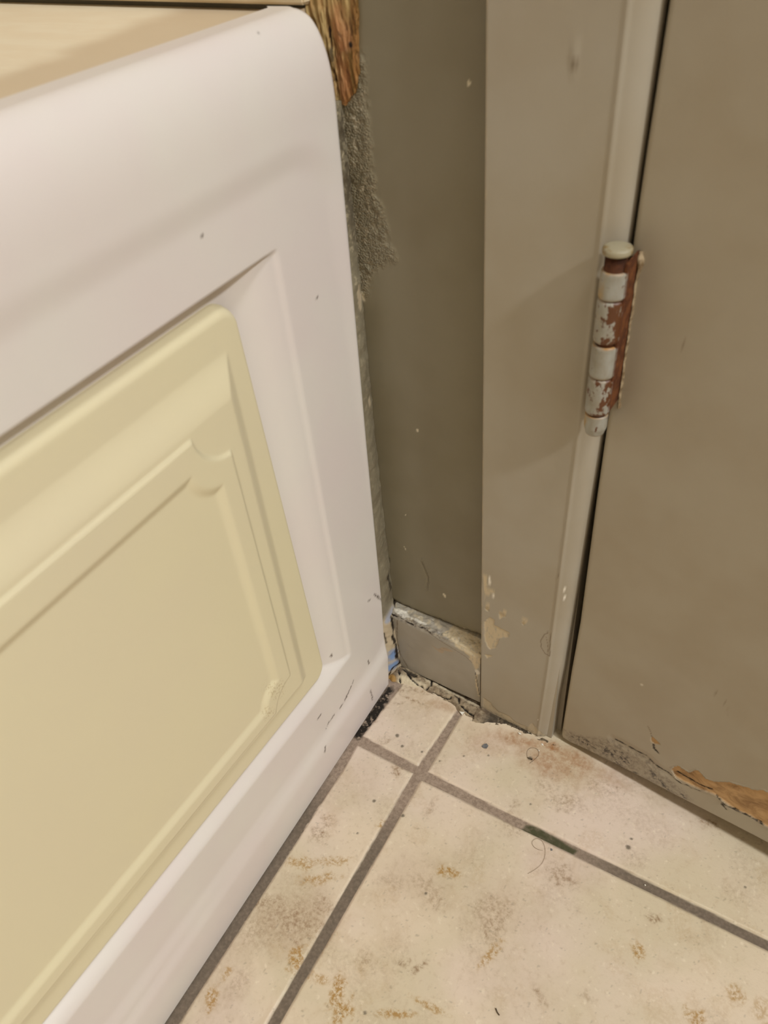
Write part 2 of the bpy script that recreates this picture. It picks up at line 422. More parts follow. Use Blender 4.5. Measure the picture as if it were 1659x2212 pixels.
for x, y, rx, ry, an, w in [(0.1167, -0.1436, 0.012, 0.007, -0.4, 0.55), (0.1037, -0.1398, 0.01, 0.004, 0.3, 0.4), (0.1572, -0.1324, 0.014, 0.009, 0.5, 0.6), (0.1611, -0.1437, 0.006, 0.01, 0, 0.7), (0.1877, -0.0899, 0.008, 0.008, 0.6, 0.7), (0.1944, -0.0899, 0.006, 0.004, 0, 0.8), (0.0212, -0.1433, 0.006, 0.007, 0, 0.9), (0.021, -0.1333, 0.007, 0.005, 0.3, 0.6), (0.0138, -0.2036, 0.01, 0.005, 0.6, 0.9), (0.0045, -0.2033, 0.004, 0.004, 0, 1), (0.0441, -0.2014, 0.015, 0.014, 0.3, 0.8), (0.0271, -0.2053, 0.012, 0.012, 0.3, 0.6), (0.0504, -0.1876, 0.012, 0.008, 0.4, 0.7), (0.022, -0.22, 0.012, 0.012, 0.2, 0.5), (0.1186, -0.1908, 0.005, 0.0025, 0.6, 0.9), (0.1292, -0.1881, 0.006, 0.002, 0.9, 0.9), (0.097, -0.2024, 0.006, 0.008, 0.2, 0.6), (0.2034, -0.1655, 0.006, 0.002, -0.6, 0.8), (0.229, -0.1522, 0.005, 0.003, 0.2, 0.5), (0.2701, -0.0044, 0.006, 0.003, 0.2, 1), (0.1463, -0.0699, 0.008, 0.008, 0, 0.5), (0.0858, -0.0872, 0.004, 0.007, 0, 0.5), (0.2545, -0.0872, 0.005, 0.003, 0.2, 0.9), (0.2309, -0.0543, 0.01, 0.008, 0, 0.35), (0.1752, -0.0365, 0.012, 0.007, 0.3, 0.6), (0.1568, -0.0314, 0.01, 0.006, 0.3, 0.5), (0.1414, -0.0582, 0.004, 0.006, 0, 0.6), (0.0102, -0.0057, 0.01, 0.0025, 0.35, 0.9), (0.0268, 0.0015, 0.014, 0.0018, 0.1, 0.8), (0.0392, 0.0078, 0.01, 0.0015, 0.1, 0.7), (0.0276, -0.0085, 0.012, 0.0012, 0.0, 0.8), (0.0153, -0.0189, 0.01, 0.0015, 0.5, 0.6), (0.0063, -0.0428, 0.006, 0.003, 0.8, 0.9), (0.0259, -0.0534, 0.006, 0.003, 0.8, 0.6), (0.0497, -0.0668, 0.006, 0.003, 0.6, 0.9), (0.0484, -0.0742, 0.004, 0.003, 0.6, 1), (0.0678, -0.0272, 0.004, 0.004, 0, 0.4), (0.1939, -0.0122, 0.015, 0.008, 0.1, 0.4), (0.0018, -0.1072, 0.006, 0.012, -0.2, 0.6), (0.2991, -0.0466, 0.01, 0.008, 0, 0.3), (0.0299, -0.2511, 0.006, 0.01, 0, 0.4), (0.0848, -0.1498, 0.01, 0.006, 0.4, 0.4)]:
    brown = np.maximum(brown, w * blob_m(U, V, (x, y), rx, ry, an, .6, .8, 280, 31))
for x, y, rx, ry, an, w in [(0.153, -0.0115, 0.026, 0.012, 0.1, 0.75), (0.1228, -0.004, 0.022, 0.006, 0.15, 0.8), (0.1675, 0.0005, 0.018, 0.008, 0.0, 0.8), (0.103, -0.0141, 0.02, 0.01, 0, 0.3), (0.1903, -0.0011, 0.02, 0.006, -0.1, 0.5), (0.1475, 0.0031, 0.008, 0.004, 0, 1), (0.055, -0.0015, 0.012, 0.004, 0.1, 0.5), (0.1403, -0.0135, 0.006, 0.004, 0, 0.7)]:
    rust = np.maximum(rust, w * blob_m(U, V, (x, y), rx, ry, an, .7, .5, 180, 41))
for x, y, rx, ry, an, w in [(0.0412, -0.2029, 0.026, 0.022, 0.4, 0.7), (0.0163, -0.2585, 0.018, 0.03, 0.3, 0.5), (0.0234, -0.1004, 0.018, 0.02, 0.2, 0.35), (0.1015, -0.1391, 0.03, 0.02, 0.4, 0.45), (0.1659, -0.1329, 0.03, 0.02, 0.4, 0.4), (0.0351, -0.0141, 0.02, 0.016, 0.1, 0.35), (0.184, -0.1677, 0.03, 0.02, 0.2, 0.25), (0.1908, -0.0846, 0.02, 0.014, 0.2, 0.35), (0.2599, -0.0026, 0.06, 0.006, -0.04, 0.35)]:
    veil = np.maximum(veil, w * blob_m(U, V, (x, y), rx, ry, an, .7, .6, 90, 51))
for x, y, r in [(0.0415, -0.0511, 0.0012), (0.0331, -0.0444, 0.0016), (0.0448, -0.1022, 0.0013), (0.0701, -0.1024, 0.0013), (0.2248, -0.0482, 0.0016), (0.1368, -0.0143, 0.0016), (0.0896, -0.0363, 0.0008), (0.1067, -0.027, 0.0008), (0.0745, -0.049, 0.0008), (0.0582, -0.0482, 0.001), (0.1112, -0.2273, 0.001), (0.225, -0.0412, 0.0009), (0.1117, -0.1445, 0.001), (0.0977, -0.2352, 0.0006), (0.302, -0.0385, 0.0008), (0.1514, -0.0498, 0.0008), (0.0466, -0.13, 0.0007)]:
    dot = np.maximum(dot, blob_m(U, V, (x, y), r, r, 0, .35, .3, 500, 61))
# scattered pinholes
dot = np.maximum(dot, .35 * ss(.83, .87, fbm(U, V, 480, 2, 71)))
gn = ss(.60, .72, fbm(U, V, 45, 4, 81)); gold = np.maximum(gold, .15 * gn)
bn = ss(.58, .74, fbm(U + .3 * V, V, 38, 4, 91)); brown = np.maximum(brown, .22 * bn)
for k, a in (('gold', gold), ('brown', brown), ('rust', rust), ('veil', veil), ('dot', dot)): at[k] = a
floor = S(sheet('floor', np.stack([U, V, Z], -1), (0, 0, -0.06), TILE, attrs=at))

# ---- end wall (left of the door), real thickness, ragged lower edge over the baseboard
us = spaced((-0.85, -0.03, 0.1), (-0.03, 0.118, 0.0009))
tz = spaced((0.0, 0.44, 0.0012), (0.44, 2.28, 0.12))
U, T = np.meshgrid(us, tz, indexing='ij')
zlo = np.interp(U, [-0.85, -0.0098, 0.02, 0.04, 0.0746, 0.12], [0.073, 0.0734, 0.0722, 0.0742, 0.0772, 0.0785])
zlo = zlo + 0.0016 * (fbm(U, U * 0, 260, 3, 5) - 0.5) * 2
Z = zlo + T
blp = [(-0.0154, 0.4689), (0.0098, 0.4761), (0.0096, 0.46), (0.0088, 0.4385), (0.0092, 0.4201), (0.0128, 0.4084), (0.0146, 0.3962), (0.0194, 0.3813), (0.0207, 0.3748), (0.0143, 0.3723), (0.0066, 0.3682), (0.0008, 0.36), (-0.0038, 0.3488), (-0.0107, 0.3474)]
bs = poly_sd(U, Z, blp) + 0.003 * (fbm(U, Z, 260, 3, 6) - .5) * 2
blm = (1 - ss(-0.004, 0.003, bs)) * ss(.28, .46, fbm(U, Z, 330, 3, 61) - .8 * bs * 20)
off = -0.028 + 0.0012 * blm * fbm(U, Z, 500, 3, 11) - 0.0012 * ss(0.004, 0.0, T)
off = off + 0.0004 * (fbm(U, Z, 40, 3, 16) - .5)
off -= 0.0008 * line_m(U, Z, [(0.0235, 0.1345), (0.029, 0.1191), (0.0271, 0.1048)], .0004)
chip = z = np.zeros(U.shape)
for x, y, rx, ry in [(0.0432, 0.1075, 0.0016, 0.0022), (-0.009, 0.0927, 0.0014, 0.002), (0.0275, 0.2604, 0.0008, 0.001), (0.0094, 0.1432, 0.0005, 0.0018), (0.0124, 0.1791, 0.0007, 0.0007), (0.0667, 0.4678, 0.0007, 0.0012), (-0.0062, 0.3483, 0.0016, 0.0035), (0.0605, 0.0763, 0.0025, 0.001)]:
    chip = np.maximum(chip, blob_m(U, Z, (x, y), rx, ry, .2, .25, .5, 500, 7))
for x, y, rx, ry in [(0.0011, 0.4462, 0.0009, 0.003), (-0.0004, 0.4342, 0.0009, 0.0035), (-0.0021, 0.4259, 0.0007, 0.002), (0.0061, 0.4524, 0.0006, 0.001), (0.0024, 0.4133, 0.0005, 0.001)]:
    chip = np.maximum(chip, .6 * blob_m(U, Z, (x, y), rx, ry, .1, .3, .9, 600, 8))
at = {'blister': blm, 'chip': chip,
      'dirt': np.clip(.7 * ss(0.0022, 0.0, T) + .22 * line_m(U, Z, [(0.0238, 0.1396), (0.0296, 0.1221), (0.0262, 0.1043)], .00035) + .6 * line_m(U, Z, [(-0.0062, 0.125), (-0.0093, 0.1047), (-0.0119, 0.0809)], .0006, None, .0008), 0, 1) * 1.0}
P = np.stack([U * CT - off * ST, -U * ST - off * CT, Z], -1)
wall_end = S(sheet('wall_end', P, (ST * 0.09, CT * 0.09, 0), OLIVE, attrs=at))
# the wall behind the baseboard, the wall over and beyond the door
S(boxw('wall_end', -0.85, 0.118, -0.12, -0.0295, -0.01, 0.072, ROOM, wall_end))
S(boxw('wall_end', 0.1185, 3.1, -0.12, -0.0285, 2.162, 2.45, OLIVE))
S(boxw('wall_end', 0.97, 3.1, -0.12, -0.0285, 0.0, 2.16, OLIVE))
wall_end.name = 'wall_end'
# wall tile over the bath deck
tl = boxw('tile_surround', -0.80, -0.017, -0.0275, -0.020, 0.4975, 1.9, TSUR, wall_end, 0.001)

# torn wood showing beside the rim of the bath
us = spaced((-0.020, 0.0105, 0.00045)); vs = spaced((0.4500, 0.545, 0.0006))
U, V = np.meshgrid(us, vs, indexing='ij')
top = np.interp(U, [-0.02, -0.009, -0.0075, -0.005, -0.001, 0.001, 0.004, 0.006, 0.0105], [-.006, -.004, -.003, -.002, -.0005, .0030, .0045, .008, .013])
right = np.interp(V, [0.4500, 0.470, 0.484, 0.4945, 0.545], [0.0050, 0.0068, 0.0078, 0.0095, 0.0098])
VV = np.maximum(V, 0.4555 + top * 1.0 + 0.0022 * (fbm(U, U * 0, 700, 2, 3) - .5))
UU = np.minimum(U, right + 0.0010 * (fbm(V, V * 0, 300, 3, 4) - .5))
fibre = fbm(UU + .12 * VV, VV * 0.12, 700, 4, 19)
off = -0.0272 + 0.0032 * (fibre - .35) + 0.0015 * fbm(UU, VV, 120, 3, 23)
at = {'pale': np.clip(ss(0.0015, -0.0035, UU - .25 * (VV - .47)) * ss(.30, .55, fibre + .15), 0, 1),
      'pink': blob_m(UU, VV, [(-0.0028, 0.4665)][0], .004, .012, 0, .6, .5) + blob_m(UU, VV, [(-0.001, 0.4854)][0], .005, .010, 0, .6, .5),
      'crack': np.clip(blob_m(UU, VV, [(0.0041, 0.4808)][0], .0010, .0012, 0, .3, .3) + .8 * line_m(UU, VV, [(-0.0079, 0.4872), (-0.0078, 0.4774), (-0.0073, 0.4652)], .0005, None, .0008) + .6 * line_m(UU, VV, [(-0.0027, 0.4873), (0.0005, 0.4807), (0.0029, 0.4739)], .0003, None, .0008) + .5 * (1 - ss(.24, .34, fibre)), 0, 1)}
P = np.stack([UU * CT - off * ST, -UU * ST - off * CT, VV], -1)
tw = sheet('torn_wood', P, (ST * 0.006, CT * 0.006, 0), WOOD, wall_end, attrs=at)
tag(tw, 'bare brown torn wood at the rim of the bath')

# seam of painted caulk from the bath edge back to the wall
def ye(z):
    e = np.interp(z, [0, 0.012, 0.05, 0.0993, 0.169, 0.253, 0.337, 0.3925, 0.4581, 0.489], [0.0, 0.002, 0.006, 0.0092, 0.0112, 0.0131, 0.0158, 0.0176, 0.0198, 0.0196])
    r = 0.005; t = np.clip(z - 0.4925, 0, r * 0.97)
    return e - (r - np.sqrt(r * r - t * t))
us = np.linspace(0, 1, 14); vs = spaced((0.004, 0.4560, 0.0011))
T, Z = np.meshgrid(us, vs, indexing='ij')
aw = np.interp(Z, [0, 0.03, 0.068, 0.074, 0.1, 0.25, 0.35, 0.42, 0.49], [0.0035, 0.0015, -0.0005, -0.0068, -0.0070, -0.0075, -0.0060, -0.0055, -0.0065]) + .0014 * (fbm(Z, Z * 0, 150, 3, 3) - .5)
ow = np.where(Z < 0.0705, -0.0168, -0.0276)
x1 = aw * CT - ow * ST; y1 = -aw * ST - ow * CT
x0 = -0.0030 + 0 * Z; y0 = ye(Z) - 0.0018
bul = 0.0016 * np.sin(np.pi * T) * fbm(T * .01, Z, 150, 3, 12)
X = x0 + (x1 - x0) * T + bul * 1.2; Y = y0 + (y1 - y0) * T - bul * .9
Y -= 0.0005 * (fbm(T * .01, Z, 420, 3, 2) - .5)
low = ss(0.078, 0.070, Z)
at = {'fleck': ss(0.30, 0.42, Z) * .5 + .16,
      'grime': np.clip(.6 * ss(0.36, 0.42, Z) + .15 * ss(.3, .8, T) + ss(0.02, 0.0, Z), 0, 1),
      'beige': np.clip(low * .9 + blob_m(T * .006, Z, (.0042, .3500), .0013, .0075, 0, .3, .5, 500) + .8 * blob_m(T * .006, Z, (.0042, .2760), .0008, .0035, 0, .3, .5, 500), 0, 1), 'blue': low * (blob_m(T * .006, Z, (.003, .026), .0022, .006, 0, .5, .5, 500) + blob_m(T * .006, Z, (.0025, .013), .0025, .0045, 0, .5, .5, 500) + .5 * blob_m(T * .006, Z, (.003, .072), .002, .004, 0, .5, .5, 500)),
      'crack': np.clip(line_m(T * .006, Z, [(.006, .075), (.0048, .066), (.0052, .055), (.0040, .048), (.005, .036), (.0046, .020), (.006, .010)], .0006, None, .0007) + line_m(T * .006, Z, [(.0002, .058), (.0012, .044)], .0003) + line_m(T * .006, Z, [(.006, .008), (.003, .012), (.001, .004)], .0005, None, .0008) + .8 * line_m(T * .006, Z, [(.0052, .092), (.0046, .11)], .0005, None, .0006), 0, 1)}
at['blue'] = np.clip(at['blue'], 0, 1)
sm = sheet('caulk_seam', np.stack([X, Y, Z], -1), (-0.004, 0.006, 0), SEAM, wall_end, attrs=at)
tag(sm, 'cracked caulk seam with flakes and a blue smear')

# ---- baseboard piece between bath and casing
us = spaced((-0.0045, 0.0812, 0.0007)); tt = spaced((0, 0.064, 0.0007), (0.064, 0.0705, 0.0005), (0.0705, 0.0845, 0.0006))
U, T = np.meshgrid(us, tt, indexing='ij')
ztop = np.interp(U, [-0.0045, 0.0812], [0.0712, 0.0680]); zbot = np.interp(U, [-0.0045, 0.081], [0.0035, 0.0066])
H_ = ztop - zbot
# path: up the face, round the edge, back over the top
fr = np.clip(T / 0.0705, 0, 1)
z = zbot + H_ * fr
offb = -0.016 + 0.0006 * (fbm(U, z, 60, 3, 6) - .5)
roundn = ss(0.93, 1.0, fr); offb = offb - 0.0014 * roundn ** 2
back = np.clip((T - 0.0705) / 0.014, 0, 1)
offb = offb - 0.0108 * back
z = z + np.where(back > 0, 0.0012 * (fbm(U, T, 300, 4, 33) - .4) * 2, 0) + 0.0045 * back * np.interp(U, [0, .081], [.2, 1.3])
# rounded left corner
lc = np.clip((0.004 - (U + 0.0045)) / 0.004, 0, 1); offb = offb - 0.0030 * lc ** 2
chipm = np.clip(blob_m(U, T, (0.006, 0.0755), .007, .0035, 0, .3, .6, 350) + blob_m(U, T, (0.022, 0.075), .006, .0020, 0, .3, .7, 450), 0, 1)
scr = np.clip(poly_m(U, T, [(0.046, 0.074), (0.060, 0.069), (0.070, 0.064), (0.074, 0.055), (0.0775, 0.046), (0.079, 0.052), (0.082, 0.070), (0.082, 0.085), (0.050, 0.085)], .001, .0025, 300) + .5 * ss(.068, .073, T) * ss(.5, .6, fbm(U, T, 300, 3, 4)), 0, 1)
wornedge = line_m(U, T, [(0.0785, 0.045), (0.0775, 0.030), (0.0800, 0.010)], .0008, None, .001)
at = {'chip': np.clip(chipm + .8 * blob_m(U, T, (0.0785, 0.046), .0022, .0035, 0, .3, .4), 0, 1) * .9, 'scrape': np.clip(scr + wornedge, 0, 1),
      'mould': np.clip(.8 * ss(.066, .069, T) * ss(.079, .072, T) * ss(.06, .045, U) + .5 * ss(.0035, 0, T), 0, 1),
      'crack': np.clip(line_m(U, T, [(-.004, .0695), (.008, .0700), (.02, .0688), (.03, .071), (.036, .069)], .00035, None, .0012) + .9 * line_m(U, T, [(0.0765, 0.046), (0.0790, 0.028), (0.0805, 0.012)], .0003), 0, 1),
      'line': .75 * np.clip(line_m(U, T, [(.030, .0700), (.050, .0655), (.068, .0610), (.074, .0560)], .0003) + line_m(U, T, [(0.004, 0.066), (.0015, 0.04), (.003, .02), (.010, .003)], .0005, None, .0005), 0, 1),
      'spot': z0[:1, :1] * 0, 'wood': np.clip(poly_m(U, T, [(0.0362, 0.0543), (0.0419, 0.053), (0.0486, 0.0597), (0.0593, 0.0606), (0.0485, 0.0548), (0.0461, 0.0478), (0.0405, 0.0509)], .0006, .0008) * .35, 0, 1)}
P = np.stack([U * CT - offb * ST, -U * ST - offb * CT, z], -1)
S(sheet('baseboard_end', P, (ST * 0.0045, CT * 0.0045, 0), BASEP, attrs=at))

# ---- door casing on the hinge side
def casing(name, a_left, a_right, z1, m, dense=True, mirror=False):
    prof_t = np.array([0, .0006, .0016, .02, .040, .0575, .0590, .0605, .0620, .0640, .0670, .0700])
    zz = spaced((0.0, 0.13, 0.0006), (0.13, 0.50, 0.004), (0.50, z1, 0.1)) if dense else np.array([0, z1])
    tt = spaced((0, .003, .0005), (.003, .058, 0.0007), (.058, .070, 0.0007)) if dense else prof_t
    T, Zc = np.meshgrid(tt, zz, indexing='ij')
    edge = np.interp(Zc, [0, .02, .09, .297, .50, z1], [-.0098, -.0090, -.0058, -.0012, 0.0, 0.0]) if dense else 0 * Zc
    A_ = a_left + T * (a_right - a_left) / .070
    A_ = np.where(T > .03, A_ + edge * (T - .03) / .04, A_)
    o = -0.0145 + 0 * T
    o = np.where(T < .0016, -0.0145 - .0016 + np.sqrt(np.clip(.0016 ** 2 - (.0016 - T) ** 2, 0, None)), o)
    # low bead then a rounded fall to the jamb
    s_ = np.clip((T - .0575) / .0125, 0, 1)
    o = o + 0.0007 * np.exp(-((T - .0592) / .0011) ** 2) - 0.0092 * (1 - np.sqrt(np.clip(1 - s_ ** 1.7, 0, 1)))
    o = o + 0.0003 * (fbm(A_, Zc, 40, 3, 77) - .5)
    att = None
    if dense:
        chip = np.clip(sum(blob_m(A_, Zc, (x, y), rx, ry, an, .2, .35, 500, 5) for x, y, rx, ry, an in
              [(0.0889, 0.1596, 0.001, 0.0032, 0), (0.0921, 0.1454, 0.0014, 0.001, 0), (0.1027, 0.14, 0.0006, 0.0014, 0), (0.1516, 0.0282, 0.0004, 0.0004, 0), (0.142, 0.1791, 0.0008, 0.0012, 0.2), (0.1427, 0.1705, 0.0005, 0.0009, 0), (0.1333, 0.0229, 0.0003, 0.0013, 0.0)]), 0, 1)
        scr = np.clip(sum(poly_m(A_, Zc, q, .0004, .0008, 450) for q in (
              [(0.0838, 0.1636), (0.0867, 0.1637), (0.0869, 0.1499), (0.0927, 0.1521), (0.0928, 0.1478), (0.0862, 0.1442), (0.0848, 0.1365)],
              [(0.0863, 0.1348), (0.0901, 0.1334), (0.0879, 0.1271), (0.0856, 0.1278)],
              [(0.085, 0.1134), (0.0895, 0.1213), (0.0925, 0.1205), (0.0934, 0.1147), (0.1054, 0.1135), (0.1048, 0.1078), (0.0974, 0.1022), (0.0947, 0.0883), (0.0892, 0.0837), (0.086, 0.0923)],
              [(0.0858, 0.0752), (0.0933, 0.0784), (0.0878, 0.0713)],
              [(0.1127, 0.1323), (0.1161, 0.1363), (0.1191, 0.1335), (0.1158, 0.1271)],
              [(0.0968, 0.1301), (0.1025, 0.1364), (0.1019, 0.1301), (0.0977, 0.1235)],
              )), 0, 1)
        scr = np.maximum(scr, .55 * poly_m(A_, Zc, [(0.085, 0.0176), (0.0919, 0.0148), (0.0984, 0.0077), (0.1088, 0.0091), (0.1152, 0.0047), (0.1254, 0.006), (0.129, 0.0142), (0.1324, 0.0116), (0.1398, 0.0015), (0.1443, -0.0058), (0.0853, -0.0105)], .0005, .0012, 400))
        scr = np.maximum(scr, .5 * line_m(A_, Zc, [(a_left + .0005, .02), (a_left + .0005, .5)], .0006, None, .0008, 300))
        att = {'chip': chip, 'scrape': scr,
               'mould': np.clip(.8 * ss(.006, .0, Zc + .006 * (fbm(A_, Zc, 300, 3, 9) - .5)), 0, 1) * np.ones_like(A_),
               'crack': .0 * A_, 'wood': .0 * A_, 'spot': 0 * A_,
               'line': np.clip(.8 * line_m(A_, Zc, [(0.1356, 0.1319), (0.1321, 0.1277), (0.1298, 0.1196), (0.1306, 0.1123), (0.1341, 0.1071), (0.1377, 0.1072), (0.1363, 0.1323)], .0003) + .6 * line_m(A_, Zc, [(0.1336, 0.1256), (0.1352, 0.1178), (0.136, 0.1104)], .0002) + .6 * line_m(A_, Zc, [(0.136, 0.1865), (0.1379, 0.1906)], .0003)
                               + .7 * line_m(A_, Zc, [(0.1204, 0.4809), (0.1221, 0.4795), (0.1237, 0.4797)], .0003), 0, 1)}
        o = o - .0005 * scr * (Zc < .13) - .0003 * chip + .0010 * blob_m(A_, Zc, (0.1219, 0.4821), .0020, .0022, 0, .7, 0) * 1.0
    P = np.stack([A_ * CT - o * ST, -A_ * ST - o * CT, Zc + .0008], -1)
    if mirror: pass
    return S(sheet(name, P, (ST * 0.004, CT * 0.004, 0), m, attrs=att))
casing('trim_1', 0.0818, 0.1522, 2.05, CASING)
S(boxw('trim_2', 0.0835, 0.1445, -0.0284, -0.0186, 0.0008, 2.05, CASING))          # backing of the casing
S(boxw('trim_3', 0.119, 0.1480, -0.130, -0.0290, 0.0, 2.05, CASING))               # jamb
S(boxw('trim_4', 0.1485, 0.1605, -0.130, -0.0640, 0.0, 2.05, CASING))              # door stop
S(boxw('trim_5', 0.935, 0.968, -0.130, -0.0200, 0.0, 2.05, CASING))
S(boxw('trim_6', 0.119, 0.968, -0.130, -0.0200, 2.052, 2.158, CASING))

# ---- door leaf, slightly proud towards its free edge
a0 = 0.1535
us = spaced((0.0, 0.215, 0.0008), (0.215, 0.775, 0.04)); tz = spaced((0.0, 0.115, 0.0007), (0.115, 0.50, 0.005), (0.50, 2.03, 0.1))
U, T = np.meshgrid(us, tz, indexing='ij')
zb = np.interp(U, [0, .002, .008, .020, .045, .08, .12, .2, .78], [.0075, .0050, .0042, .0070, .0102, .0136, .0170, .024, .030]) + .0006 * (fbm(U, U * 0, 60, 3, 8) - .5)
Zd = zb + T * (2.035 - zb) / 2.03
lean = np.interp(Zd, [0, .02, .09, .146, .26, .285, .45, .50, 2.04], [-.0022, -.0022, -.0014, .0000, -.0006, -.0006, 0, .0008, .0015])
Ad = a0 + U + lean * np.clip(1 - U / .1, 0, 1)
od = -0.0205 + U * 0.092
od = od - np.where(U < .0024, .0024 - np.sqrt(np.clip(.0024 ** 2 - (.0024 - U) ** 2, 0, None)), 0)
od = od - .0010 * ss(.0015, 0, T)
peel = [(0.2353, 0.044), (0.239, 0.0509), (0.2432, 0.0509), (0.2471, 0.0506), (0.2513, 0.0586), (0.2576, 0.0538), (0.2623, 0.055), (0.2731, 0.0647), (0.278, 0.0668), (0.2867, 0.0699), (0.291, 0.075), (0.2998, 0.075), (0.3128, 0.0682), (0.3245, 0.0553), (0.3372, 0.0496), (0.3235, 0.0382), (0.3119, 0.0384), (0.2999, 0.0378), (0.2909, 0.0392), (0.2822, 0.0371), (0.2742, 0.0384), (0.2673, 0.0414), (0.2569, 0.0381), (0.2474, 0.0365), (0.2392, 0.0367)]
pm = poly_m(Ad, Zd, peel, .0004, .0007, 500, 13)
tri = poly_m(Ad, Zd, [(0.2168, 0.0685), (0.2237, 0.0641), (0.2202, 0.0612), (0.2178, 0.0617)], .0004, .0003)
wood = np.clip(pm + tri, 0, 1)
crackl = [[(0.1931, 0.0402), (0.1994, 0.0404), (0.2064, 0.0405), (0.2116, 0.0405), (0.2173, 0.0415), (0.2233, 0.0373), (0.2276, 0.036), (0.2344, 0.0356)],
          [(0.2344, 0.0356), (0.2401, 0.0336), (0.2448, 0.0328), (0.2491, 0.0348), (0.2519, 0.0335)],
          [(0.2194, 0.0605), (0.2208, 0.0556), (0.2242, 0.053)],
          [(0.2536, 0.035), (0.2572, 0.0365)], [(0.2727, 0.035), (0.2761, 0.0324)],
          [(0.2399, 0.0423), (0.2464, 0.0419), (0.2561, 0.0419), (0.2637, 0.0438)],
          [(0.2673, 0.0414), (0.2746, 0.0362), (0.2822, 0.0371), (0.291, 0.0387), (0.2999, 0.0378)]]
crack = np.zeros(U.shape)
for i, q in enumerate(crackl):
    crack = np.maximum(crack, line_m(Ad, Zd, q, .00050 if i != 5 else .0007, .0004, .0010, 420, 15))
crack *= ss(.25, .45, fbm(Ad, Zd, 260, 3, 44) + .12)
mould = np.clip(poly_m(Ad, Zd, [(0.1516, 0.0175), (0.1686, 0.0246), (0.1925, 0.0397), (0.2166, 0.041), (0.2421, 0.0296), (0.2537, 0.0207), (0.2546, -0.0024), (0.2231, -0.0015), (0.1975, -0.0007), (0.1594, -0.0009)], .003, .003, 160), 0, 1)
spot = np.clip(.9 * sum(blob_m(Ad, Zd, (x, y), rx, ry, an, .5, .9, 300, 17) for x, y, rx, ry, an in
    [(0.1676, 0.0153, 0.006, 0.0035, 0), (0.1739, 0.0166, 0.005, 0.004, 0), (0.1875, 0.0208, 0.005, 0.006, 0), (0.1997, 0.0247, 0.008, 0.005, -0.3), (0.1997, 0.0114, 0.006, 0.004, -0.3), (0.2123, 0.0112, 0.004, 0.003, 0), (0.231, 0.0108, 0.0035, 0.0025, 0), (0.2297, 0.023, 0.01, 0.003, -0.5), (0.2387, 0.0099, 0.006, 0.002, -0.5), (0.2475, 0.0182, 0.003, 0.002, 0)]), 0, 1)
ridge = line_m(Ad, Zd, [(0.2365, 0.0407), (0.2397, 0.0358), (0.2447, 0.0334)], .0004)
line = np.clip(.7 * line_m(Ad, Zd, [(0.2128, 0.077), (0.2155, 0.0727), (0.2173, 0.0672)], .0003) + .45 * line_m(Ad, Zd, [(0.2415, 0.1466), (0.2463, 0.1437), (0.2526, 0.1399), (0.2555, 0.1346), (0.2563, 0.1292)], .0003) + .8 * blob_m(Ad, Zd, (0.1848, 0.3669), .0004, .0011, .2, .3, 0), 0, 1)
od = od - .0011 * wood + .0006 * ss(.0012, .0002, np.abs(poly_sd(Ad, Zd, peel))) * (1 - wood) - .0006 * crack
od = od + .0004 * (fbm(Ad, Zd, 30, 3, 55) - .5) - .0009 * np.clip(line_m(Ad, Zd, crackl[0], .004, .003) * (Zd < .1), 0, 1)
ii = np.where(wood > .5, .0006 * (fbm(Ad * .6, Zd, 260, 4, 66) - .5), 0); od = od + ii
at = {'chip': np.clip(blob_m(Ad, Zd, (0.2023, 0.1169), .0012, .0012, 0, .3, .4) * .5 + ridge * .9, 0, 1), 'scrape': .35 * ss(.004, .0, U) * ss(.20, .02, Zd), 'mould': mould * .6, 'spot': spot, 'wood': wood, 'crack': np.clip(crack, 0, 1), 'line': line}
P = np.stack([Ad * CT - od * ST, -Ad * ST - od * CT, Zd], -1)
door = S(sheet('door_1', P, (ST * 0.035, CT * 0.035, 0), DOORP, attrs=at))

# ---- hinge, knuckles stacked on the pin
HA, HO = 0.1518, -0.0062
hx, hy, _ = wp(HA, HO, 0)
def barrel(name, z0, z1, r, m, par, edge_top=.6, rust_side=True, tip=False, spots=0.0, seed=0):
    n = 44; zs = list(np.linspace(z0, z1, 16)); vs = []; fs = []; e = []; ru = []; sp = []
    for j, z in enumerate(zs):
        k = j / 15
        rr = r
        if k < .06: rr = r * (.94 + k)
        if k > .94: rr = r * (.94 + (1 - k))
        if tip: rr = r * (.80 + .2 * min(1, k * 3)) if k < .34 else r
        for i in range(n):
            t = 2 * math.pi * i / n
            vs.append((hx + rr * math.cos(t), hy + rr * math.sin(t), z))
            wv = vn(np.array(i * .45), np.array(z * 900.), seed)
            e.append(max(0, 1 - (1 - k) * 9 - wv) * edge_top * 1.4 + max(0, .5 - k * 12) * .6)
            # side against the door is rusty
            side = max(0, math.cos(t - math.radians(22)))
            ru.append(min(1, max(0, (side - .80 + .12 * wv) * 6)) if rust_side else 0)
            sp.append(spots * max(0, math.cos(t + math.radians(35))) ** 2)
    for j in range(15):
        for i in range(n):
            k = (i + 1) % n; fs.append((j * n + i, j * n + k, (j + 1) * n + k, (j + 1) * n + i))
    fs.append(tuple(range(n))[::-1]); fs.append(tuple(15 * n + i for i in range(n)))
    return build(name, vs, fs, m, par, attrs={'edge': np.array(e), 'rust': np.array(ru), 'spots': np.array(sp)})
